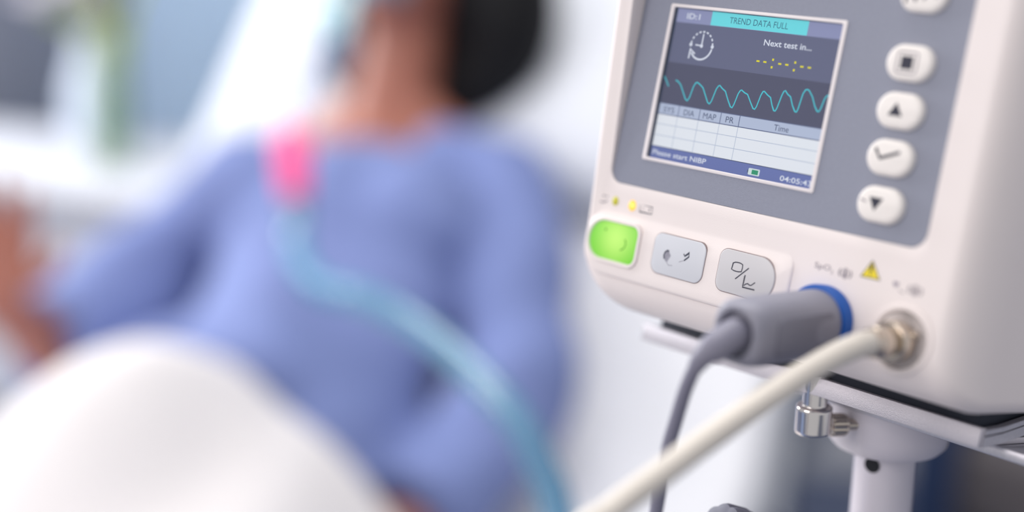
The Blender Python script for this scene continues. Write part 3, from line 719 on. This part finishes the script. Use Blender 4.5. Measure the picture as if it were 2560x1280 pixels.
# key column on the grey panel
def pill(cy_, hv=5.35): return rrect(51.6, 67.1, cy_ - hv, cy_ + hv, 5.3, 8)
KW = 2.3
def key(cy_):
    return obj('key', prism(T, pill(cy_), -.3, KW, 1.5, 5), KEYW, mon)
shift = .63                                   # prints sit on the key tops
k = key(15.8)
c = (58.9, 15.75)
obj('stop_symbol', flat(T, [(c[0] - 2, c[1] - 1.9), (c[0] + 2, c[1] - 1.9), (c[0] + 2, c[1] + 1.9), (c[0] - 2, c[1] + 1.9)], KW + .03), INK, k, smooth=False)
obj('stop_outline', stroke(T, rrect(c[0] - 3.3, c[0] + 3.3, c[1] - 3.0, c[1] + 3.0, .8, 3), .45, KW + .03, closed=True), INKP, k, smooth=False)
k = key(1.95); obj('up_symbol', flat(T, [(56.1, .3), (60.9, .3), (58.5, 4.2)], KW + .03), INK, k, smooth=False)
k = key(-11.8); obj('tick_symbol', stroke(T, [(54.6, -9.5), (56.6, -12.3), (62.8, -9.8)], .95, KW + .03), INK, k, smooth=False)
k = key(-25.6); obj('down_symbol', flat(T, [(55.9, -23.7), (60.6, -23.7), (58.2, -27.6)], KW + .03), INK, k, smooth=False); obj('dash_symbol', stroke(T, [(53.0, -24.8), (55.2, -25.3)], .5, KW + .03), INKP, k, smooth=False)
k = key(35.6); obj('wave_symbol', stroke(T, [(54.2, 32.6), (55.0, 36.5), (57.4, 33.6), (58.2, 37.5), (60.2, 34.4), (62.0, 37.0), (64.2, 34.8)], .8, KW + .03), INK, k, smooth=False)

# lower keys on the band: green power key, two grey keys
BW = 1.6; ou = 1.2
po = rrect(-51.3 + ou, -29.9 + ou, -61.9, -49.3, (6.0, 2.6, 2.6, 6.2), 8)
bm = bmesh.new(); ro = inset(po, -1.5)
rg = [[T(x, y, 0) for x, y in ro], [T(x, y, BW + .45) for x, y in ro], [T(x, y, BW + .8) for x, y in inset(ro, .4)], [T(x, y, BW + .8) for x, y in inset(po, -.35)], [T(x, y, BW - .1) for x, y in po]]
rings_mesh(bm, rg, False, False); obj('power_key_rim', bm, CASE, mon)
pc = T(-38.0, -54.4, BW)
pk = obj('power_key', prism(T, inset(po, .05), 0, BW + .55, .5, 3), glow_spot('power_green', (118, 204, 58), (204, 248, 126), pc, .0125, .84), mon); pk['label'] = 'glowing green power key'
PG = glow('power_mark', (92, 172, 60), .9)
obj('power_arc', stroke(T, [(-36.4 + 3.2 * math.cos(math.radians(a)), -55.5 + 2.5 * math.sin(math.radians(a))) for a in range(-68, 41, 12)], .42, BW + .58), PG, pk, smooth=False)
obj('power_dot', stroke(T, [(-43.6, -52.4), (-42.9, -51.9)], .7, BW + .58), PG, pk, smooth=False)
seam = mat('key_seam', (150, 134, 134), .7)
def band_key(pts, m, nm):
    bm = bmesh.new(); ring_prism(T, inset(pts, -.22), inset(pts, .05), 0, BW + .03, bm); o_ = obj(nm, prism(T, pts, 0, BW + .30, .28, 3), m, mon)
    obj('key_seam', bm, seam, o_, smooth=False); return o_
k = band_key(rrect(-22.4 + ou, -.4 + ou, -62.0, -48.7, (3.4, 3.2, 3.2, 3.0), 7), KEYB, 'start_key'); k['label'] = 'pale blue grey key with symbol under painted glare'
kw = BW + .33
obj('glare_symbol', flat(T, [(-16.1, -55.9), (-15.8, -54.5), (-14.7, -53.9), (-13.8, -54.6), (-13.2, -55.3), (-13.8, -56.5), (-14.4, -57.8), (-15.4, -57.2)], kw), INKS, k, smooth=False)  # symbol broken up by glare, the glare painted as flat marks
obj('glare_symbol', stroke(T, [(-14.2, -54.0), (-15.0, -53.9), (-15.8, -54.6), (-16.1, -55.7), (-15.7, -56.8)], .6, kw + .01), mat('ink_mid', (84, 84, 98), .6), k, smooth=False)
obj('glare_symbol', stroke(T, [(-14.4, -57.8), (-13.4, -58.5), (-11.8, -58.3)], .2, kw), INKS, k, smooth=False)
obj('glare_symbol', stroke(T, [(-8.0, -53.6), (-7.5, -54.3), (-5.8, -52.9), (-5.75, -54.2), (-7.4, -55.7)], .5, kw), mat('ink_dark2', (52, 54, 72), .6), k, smooth=False)
obj('glare_symbol', stroke(T, [(-7.4, -55.7), (-9.4, -56.6)], .2, kw), INKS, k, smooth=False)
k = band_key(rrect(5.3 + ou, 27.6 + ou, -62.0, -48.5, (3.2, 6.6, 6.4, 3.0), 8), KEYG, 'display_key'); k['label'] = 'grey key with screen and chart symbols'
sw = .34

obj('screen_symbol', stroke(T, [(12.0, -54.5), (12.2, -52.45), (13.0, -52.05), (14.0, -51.95), (15.1, -52.0), (15.95, -52.3), (16.05, -53.4), (15.9, -54.5), (14.9, -54.75), (14.0, -54.8), (13.0, -54.75)], sw, kw, closed=True), INK, k, smooth=False)
obj('slash_symbol', stroke(T, [(14.1, -57.2), (18.5, -52.85)], .36, kw), INK, k, smooth=False)
obj('chart_axes', stroke(T, [(17.64, -55.2), (17.56, -59.1), (22.2, -59.0)], .42, kw), INK, k, smooth=False)
obj('chart_curve', stroke(T, [(17.9, -58.5), (18.4, -57.95), (19.2, -57.6), (20.0, -57.95), (20.6, -57.9), (21.9, -56.7)], .34, kw), INK, k, smooth=False)
for i in range(6): obj('chart_tick', stroke(T, [(17.2, -55.9 - .52 * i), (17.6, -55.9 - .52 * i)], .2, kw), INK, k, smooth=False)

# indicator lamps and printed marks on the case
def dome(u, v, r, h, m, nm, ax=(1, 1)):
    bm = bmesh.new(); rg = [[T(u + r * ax[0] * math.cos(a) * math.cos(e), v + r * ax[1] * math.sin(a) * math.cos(e), h * math.sin(e)) for a in [2 * math.pi * q / 24 for q in range(24)]] for e in (0, .4, .8, 1.2, 1.5)]
    rings_mesh(bm, rg); return obj(nm, bm, m, mon)
PW = .06
o = dome(-43.3, -42.1, 1.45, .55, mat('lamp_off_yellow', (206, 200, 60), .3), 'indicator_lamp', (1, 1.1)); o['label'] = 'unlit yellow green lamp'
o = dome(-35.4, -42.3, 1.7, .6, glow_spot('lamp_amber', (255, 190, 40), (255, 248, 130), T(-35.0, -42.3, .5), .002, 1.0), 'indicator_lamp', (1, 1.1)); o['label'] = 'lit amber lamp'
obj('mains_mark', stroke(T, [(-52.6, -41.35), (-47.1, -41.1)], .5, PW), INKG, mon, smooth=False)
obj('mains_mark', stroke(T, [(-52.4, -42.6), (-51.3, -42.6), (-50.2, -43.4), (-49.1, -43.55), (-47.9, -43.2), (-47.0, -42.6)], .5, PW), INKP, mon, smooth=False)
obj('battery_mark', stroke(T, [(-32.0, -41.2), (-26.4, -41.3), (-26.25, -43.7), (-31.75, -43.75)], .3, PW, closed=True), INKG, mon, smooth=False)
for x in (-30.5, -27.7): obj('battery_mark', stroke(T, [(x - .5, -40.8), (x + .5, -40.8)], .5, PW), INKG, mon, smooth=False)
obj('battery_mark', stroke(T, [(-30.9, -42.45), (-30.0, -42.45)], .2, PW), INKP, mon, smooth=False)
for p in ([(-28.0, -42.45), (-27.1, -42.45)], [(-27.55, -42.0), (-27.55, -42.9)]): obj('battery_mark', stroke(T, p, .22, PW), INKG, mon, smooth=False)
obj('pulse_text', text_bm(T, 'SpO', 40.7, -48.35, 46.4, -46.1, PW), INKP, mon, smooth=False); obj('pulse_text', text_bm(T, '2', 46.7, -48.5, 47.5, -47.4, PW), INKP, mon, smooth=False)
def patient_mark(cx_, cy_):
    bm = flat(T, circle(cx_, cy_ + .75, .45, 14), PW); flat(T, rrect(cx_ - .55, cx_ + .55, cy_ - 1.1, cy_ + .25, .3, 3), PW, bm); obj('applied_part_mark', bm, INKP, mon, smooth=False)
    obj('applied_part_mark', stroke(T, [(cx_ + 1.05 * math.cos(2 * math.pi * i / 20), cy_ + 1.5 * math.sin(2 * math.pi * i / 20)) for i in range(20)], .22, PW, closed=True), INKP, mon, smooth=False)
    for s in (-1, 1): obj('applied_part_mark', stroke(T, [(cx_ + s * (2.2 - .5 * abs(t)), cy_ + 1.1 * t) for t in (-1, -.5, 0, .5, 1)], .5, PW), INKP, mon, smooth=False)
patient_mark(51.7, -47.4); patient_mark(75.4, -47.4)
tri = obj('warning_sticker', flat(T, [(57.1, -47.0), (63.5, -46.9), (60.0, -41.9)], PW), YEL, mon, smooth=False); tri['label'] = 'yellow warning triangle sticker'
obj('warning_outline', stroke(T, [(57.1, -47.0), (63.5, -46.9), (60.0, -41.9)], .3, PW + .03, closed=True), INKG, tri, smooth=False)
obj('warning_mark', flat(T, [(59.7, -45.2), (60.35, -45.2), (60.5, -43.0), (59.6, -43.0)], PW + .04), INK, tri, smooth=False); obj('warning_mark', flat(T, circle(60.05, -45.9, .3, 12), PW + .04), INK, tri, smooth=False)
bm = bmesh.new()
hp = [(69.0 + .075 * 16 * math.sin(t) ** 3 * .8, -46.9 + .06 * (13 * math.cos(t) - 5 * math.cos(2 * t) - 2 * math.cos(3 * t) - math.cos(4 * t))) for t in [2 * math.pi * i / 24 for i in range(24)]]
flat(T, hp, PW, bm); obj('heart_mark', bm, mat('ink_heart', (150, 140, 156), .6), mon, smooth=False)
obj('heart_mark', stroke(T, [(70.3, -48.2), (71.0, -48.6), (72.1, -48.9)], .3, PW), INKP, mon, smooth=False)
# sockets
obj('blue_socket_ring', lathe([(-8, 11.0), (3.6, 11.0), (4.2, 10.6), (4.3, 9.0), (-1, 8.8), (-1, .1)], (0, 0, 0), (0, 0, 1), 56), BLUE, mon)
o = COL.objects[-1]; o.location = T(SPO[0], SPO[1], 0); o.scale = (SC,) * 3
bm = bmesh.new(); lathe([(-8.8, .1), (-8.8, 8.2), (-.15, 8.2), (-.1, 8.1), (-.3, 7.9), (-8.0, 7.7), (-8.0, .1)], (0, 0, 0), (0, 0, 1), 56, bm)
o = obj('hose_socket', bm, CUP, mon); o.location = T(NIB[0], NIB[1], 0); o.scale = (SC,) * 3
bm = bmesh.new(); lathe([(-.2, 8.6), (.15, 10.4), (.45, 10.2), (.5, 8.9), (-.2, 8.5)], (0, 0, 0), (0, 0, 1), 56, bm)
o = obj('socket_collar', bm, CASE, mon); o.location = T(NIB[0], NIB[1], 0); o.scale = (SC,) * 3

# ------------------------------------------------------------------ sensor cable with grey plug
PB = (SPO[0], SPO[1], 4.)
pe = empty('sensor_cable', DEV @ Matrix.Translation(Vector(PB) * SC), 'grey sensor plug and thin cable in the blue ringed socket', 'cable')
TP = Dev(PB)
p0 = Vector((SPO[0], SPO[1], 0.)); p1 = Vector((47.6, -67.6, 40.0)); dx = (p1 - p0).normalized(); ax_s = Vector((1, 0, 0)); ax_s = (ax_s - dx * ax_s.dot(dx)).normalized(); ax_v = dx.cross(ax_s).normalized() * -1
if ax_v.y < 0: ax_v = -ax_v
def plug_ring(t, hw, hh, power, n=44, off=(0, 0)):
    c_ = p0 + dx * t; out = []
    for i in range(n):
        a = 2 * math.pi * i / n; ca, sa = math.cos(a), math.sin(a)
        x = math.copysign(abs(ca) ** (2 / power), ca) * hw; y = math.copysign(abs(sa) ** (2 / power), sa) * hh
        q = c_ + ax_s * (x + off[0]) + ax_v * (y + off[1]); out.append(TP(*q))
    return out
bm = bmesh.new()
prof = [(-4, 8.2, 8.2, 2), (2, 9.6, 9.6, 2), (3.5, 9.9, 9.9, 2), (6, 9.9, 9.9, 2.05), (12, 9.6, 9.8, 2.4), (19, 8.9, 9.6, 3.0), (27, 8.6, 9.5, 3.3), (35, 8.8, 9.5, 3.3), (39, 8.7, 9.3, 3.2), (41, 8.1, 8.7, 3.0), (42, 7.0, 7.6, 2.8), (42, 6.2, 6.8, 2.1), (39.5, 5.9, 6.5, 2.0), (39.0, 1, 1, 2)]
rings_mesh(bm, [plug_ring(*q) for q in prof]); obj('plug_body', bm, PLUG, pe)
bm = bmesh.new()      # shallow finger grip facing right
c_ = p0 + dx * 22 + ax_s * 8.6
rg = [[TP(*(p0 + dx * (20 + a) + ax_v * b + ax_s * h)) for a, b in rrect(-13, 14, -5.6, 5.6, 3.0, 6)] for h in (7.0, 9.0)]
rg.append([TP(*(p0 + dx * (20 + a) + ax_v * b + ax_s * 9.25)) for a, b in rrect(-12.4, 13.4, -5.0, 5.0, 2.6, 6)])
rings_mesh(bm, rg); obj('grip', bm, mat('grip_grey', (124, 123, 136), .55), pe)
e0 = p0 + dx * 37
sr = catmull([e0, e0 + dx * 5, Vector((46.6, -72.2, 48.5)), Vector((45.2, -75.0, 50.6)), Vector((43.6, -78.6, 51.0))], 6)
srr = [4.4, 4.4, 4.4, 4.4, 4.45, 4.5, 4.5, 4.45, 4.4, 4.35, 4.3, 4.3, 4.2, 4.1, 3.9, 3.6, 3.2, 3.1, 3.0, 2.9, 2.8, 2.6, 2.5, 2.4, 2.3]
obj('strain_relief', tube([TP(*p) for p in sr], [r * SC for r in srr[:len(sr)]], 22), CABLE, pe)
DI = DEV.inverted()
def wd(p): return (DI @ Vector(p)) * 1000           # world metres -> device millimetres
cp = [Vector((45.2, -75.0, 50.6)), Vector((43.6, -78.6, 51.0)), Vector((39.6, -86.0, 48.2)), Vector((35.7, -96.0, 44.7)), Vector((32.7, -106.4, 42.1)), Vector((29.1, -126.0, 37.1)), Vector((23.4, -149.8, 29.1)), Vector((5, -240, 0)), Vector((-40, -370, -40)), Vector((-160, -470, -130)), wd(BED @ V(.40, -.30, MT + .03)), wd(BED @ V(.24, -.28, MT + .035))]
obj('cable', tube([TP(*p) for p in catmull(cp, 10)], 2.05 * SC, 14), CABLE, pe)

# ------------------------------------------------------------------ cuff hose with metal coupling
hb = (NIB[0], NIB[1], -6.)
he = empty('cuff_hose', DEV @ Matrix.Translation(Vector(hb) * SC), 'cream rubber hose with nickel coupling in the lower right socket', 'hose')
TH = Dev(hb)
hd0 = Vector((-.05, -.08, 1.)).normalized()
cp_prof = [(0, .5), (0, 5.2), (6.6, 5.2), (7.0, 5.9), (11.0, 6.0), (11.6, 5.6), (11.8, 3.9), (13.6, 3.7), (14.0, 4.5), (18.0, 4.5), (18.4, 4.1), (20.6, 4.0), (20.6, 1)]
bm = lathe([(a * SC, b * SC) for a, b in cp_prof], (0, 0, 0), hd0, 40); cpl = obj('metal_coupling', bm, NICKEL, he)
for a in (0.5, 3.64):
    lug = Vector((math.cos(a), math.sin(a), 0)) * 5.6 * SC + hd0 * 8 * SC; obj('bayonet_lug', lathe([(0, .0012), (.0016, .0012), (.0018, .0008)], lug * .93, Vector((math.cos(a), math.sin(a), 0)), 14), NICKEL, cpl)
hp_ = [Vector((NIB[0], NIB[1], -6.)) + hd0 * 17., Vector((73.0, -64.2, 18.5)), Vector((71.0, -67.7, 26.1)), Vector((68.3, -74.4, 37.0)), Vector((65.3, -84.1, 51.6)), Vector((63.2, -93.6, 66.5)), Vector((62.1, -102.1, 80.5)), Vector((60.7, -111.2, 94.7)), Vector((59.0, -124, 110)), Vector((40, -190, 130)), Vector((-10, -330, 120)), Vector((-120, -460, 0)), Vector((-230, -520, -160)), wd(BED @ V(.42, -.52, MT + .03)), wd(BED @ V(.28, -.50, MT + .05))]
obj('hose', tube([TH(*p) for p in catmull(hp_, 10)], 3.55 * SC, 22), HOSE, he)

# ------------------------------------------------------------------ tray stand
SX = (31.0, 0.0537)                                   # pole axis in world x, y
st = empty('monitor_stand', Matrix.Translation((SX[0] * .001, SX[1], 0)), 'aluminium tray on a pale round pole carrying the monitor', 'stand')
SI = Matrix.Translation((-SX[0] * .001, -SX[1], 0)) @ DEV
def TS(u, v, w): return SI @ Vector((u * SC, v * SC, w * SC))
obj('tray_plate', bbox(-49, 85, -91.4, -89.2, -140, -36, .6 * SC, 2, TS), ALU, st)
obj('tray_front_lip', bbox(-50, 86.2, -91.5, -85.5, -38.2, -35, .25 * SC, 2, TS), ALU, st)
bm = bmesh.new()
for (a, b) in (((-87.6, -86.0), (86.8, 84.4)), ((-91.4, -88.2), (86.6, 83.2))):
    lo_, hi_ = a
    rg = []
    for w, lift in ((-37.5, 0), (-48, .9), (-62, 3.2), (-90, 7.2), (-138, 9.0)):
        rg.append([TS(b[1], lo_ + lift, w), TS(b[0], lo_ + lift, w), TS(b[0], hi_ + lift, w), TS(b[1], hi_ + lift, w)])
    rings_mesh(bm, rg)
obj('side_rail', bm, ALUS, st)
obj('side_rail', bbox(-50, -47, -91.4, -86.0, -138, -38, .4 * SC, 2, TS), ALUS, st)
obj('shadow_gap_pad', bbox(-46, 83, -89.2, -79.9, -132, -39.5, 1.0 * SC, 2, TS), RUBBER, st)  # dark pad stands in for the shadow gap between case and tray
obj('mount_plate', bbox(8, 95, -95.2, -91.6, -118, -50, .6 * SC, 2, TS), ALUS, st)
P0 = TS(31, -92, -74)
zf = 1.0780
def up(z): return Vector((0, 0, z))
obj('flange', lathe([(0, .0185), (.002, .0203), (.006, .0208), (.024, .0212), (.046, .0212), (.046, .005)], up(zf), (0, 0, 1), 56), POLE, st)
pol = obj('pole', lathe([(.12, .0105), (zf + .001, .0105)], (0, 0, 0), (0, 0, 1), 48), POLE, st)
hdir = Vector((.155, -.99, 0)).normalized()
obj('pin_hole', lathe([(0, .0026), (.0006, .0028), (.0006, .0001)], up(zf - .0052) + hdir * .0100, hdir, 20), HOLE, pol)
K = TS(24.6, -98.6, -40.8)
kb = obj('lock_knob', lathe([(-.0062, .004), (-.0066, .0054), (-.0063, .0059), (-.0058, .0060), (-.0053, .0060), (.0017, .0060), (.0022, .0060), (.0027, .0059), (.0030, .0056), (.0030, .0052), (.0030, .0046), (.0032, .0042), (.0034, .0041), (.0040, .0041), (.0145, .0041)], K, (0, 0, 1), 64), CHROME, st); kb['label'] = 'chrome lock knob'
Q = TS(28.7, -101.3, -52.4); qd = Vector((-.45, -.85, .05)).normalized()
bm = bmesh.new(); prof = [(-.012, .0018), (0, .0018)]; rg = []
for h, r in ((-.012, .0019), (-.001, .0019), (-.001, .0034), (.0, .0037), (.004, .0037), (.0046, .0033), (.0046, .0015)):
    a_ = qd.cross(up(1)).normalized(); b_ = qd.cross(a_); rg.append([Q + qd * h + (a_ * math.cos(2 * math.pi * q / 36) + b_ * math.sin(2 * math.pi * q / 36)) * (r * (1 + (.06 if (q % 2 and r > .003) else 0))) for q in range(36)])
rings_mesh(bm, rg); obj('thumb_screw', bm, NICKEL, st, smooth=False)
# star knob of the pole clamp, below
SK = TS(18.5, -141.0, -17.6); sd = (SK - Vector((0, 0, SK.z))).normalized()
CZ = SK.z - .03; sd = (SK - Vector((0, 0, CZ))).normalized()
cl = obj('pole_clamp', lathe([(-.016, .0108), (-.016, .0165), (.016, .0165), (.016, .0108)], up(CZ), (0, 0, 1), 40), STAR, st)
obj('clamp_stem', tube([up(CZ) + sd * .0155, SK - sd * .004], .004, 16), CHROME, cl)
bm = bmesh.new(); a_ = sd.cross(up(1)).normalized(); b_ = sd.cross(a_); rg = []
for h, k in ((-.005, .8), (-.005, .96), (-.0035, 1), (.004, 1), (.0055, .96), (.006, .75), (.006, .3)):
    r_ = []
    for q in range(60):
        a = 2 * math.pi * q / 60; lob = .0106 - .0016 * (abs(math.cos(2.5 * (a + .95))) ** .6 * -1 + 1) - .0014 * (1 - abs(math.sin(2.5 * (a + .95))))
        r_.append(SK + sd * h + (a_ * math.cos(a) + b_ * math.sin(a)) * lob * k)
    rg.append(r_)
rings_mesh(bm, rg); obj('star_knob', bm, STAR, cl)
for q in range(5):
    a = 2 * math.pi * q / 5 + .3; d_ = Vector((math.cos(a), math.sin(a), 0))
    lg = obj('base_leg', tube([d_ * .02 + up(.115), d_ * .15 + up(.10), d_ * .26 + up(.085)], [.018, .016, .013], 14), POLE, st)
    obj('caster', lathe([(-.011, .02), (-.011, .034), (.011, .034), (.011, .02)], d_ * .255 + up(.035), Vector((-d_.y, d_.x, 0)), 24), RUBBER, lg)
obj('base_hub', lathe([(.07, .03), (.075, .036), (.125, .034), (.15, .02), (.16, .012)], (0, 0, 0), (0, 0, 1), 40), POLE, st)
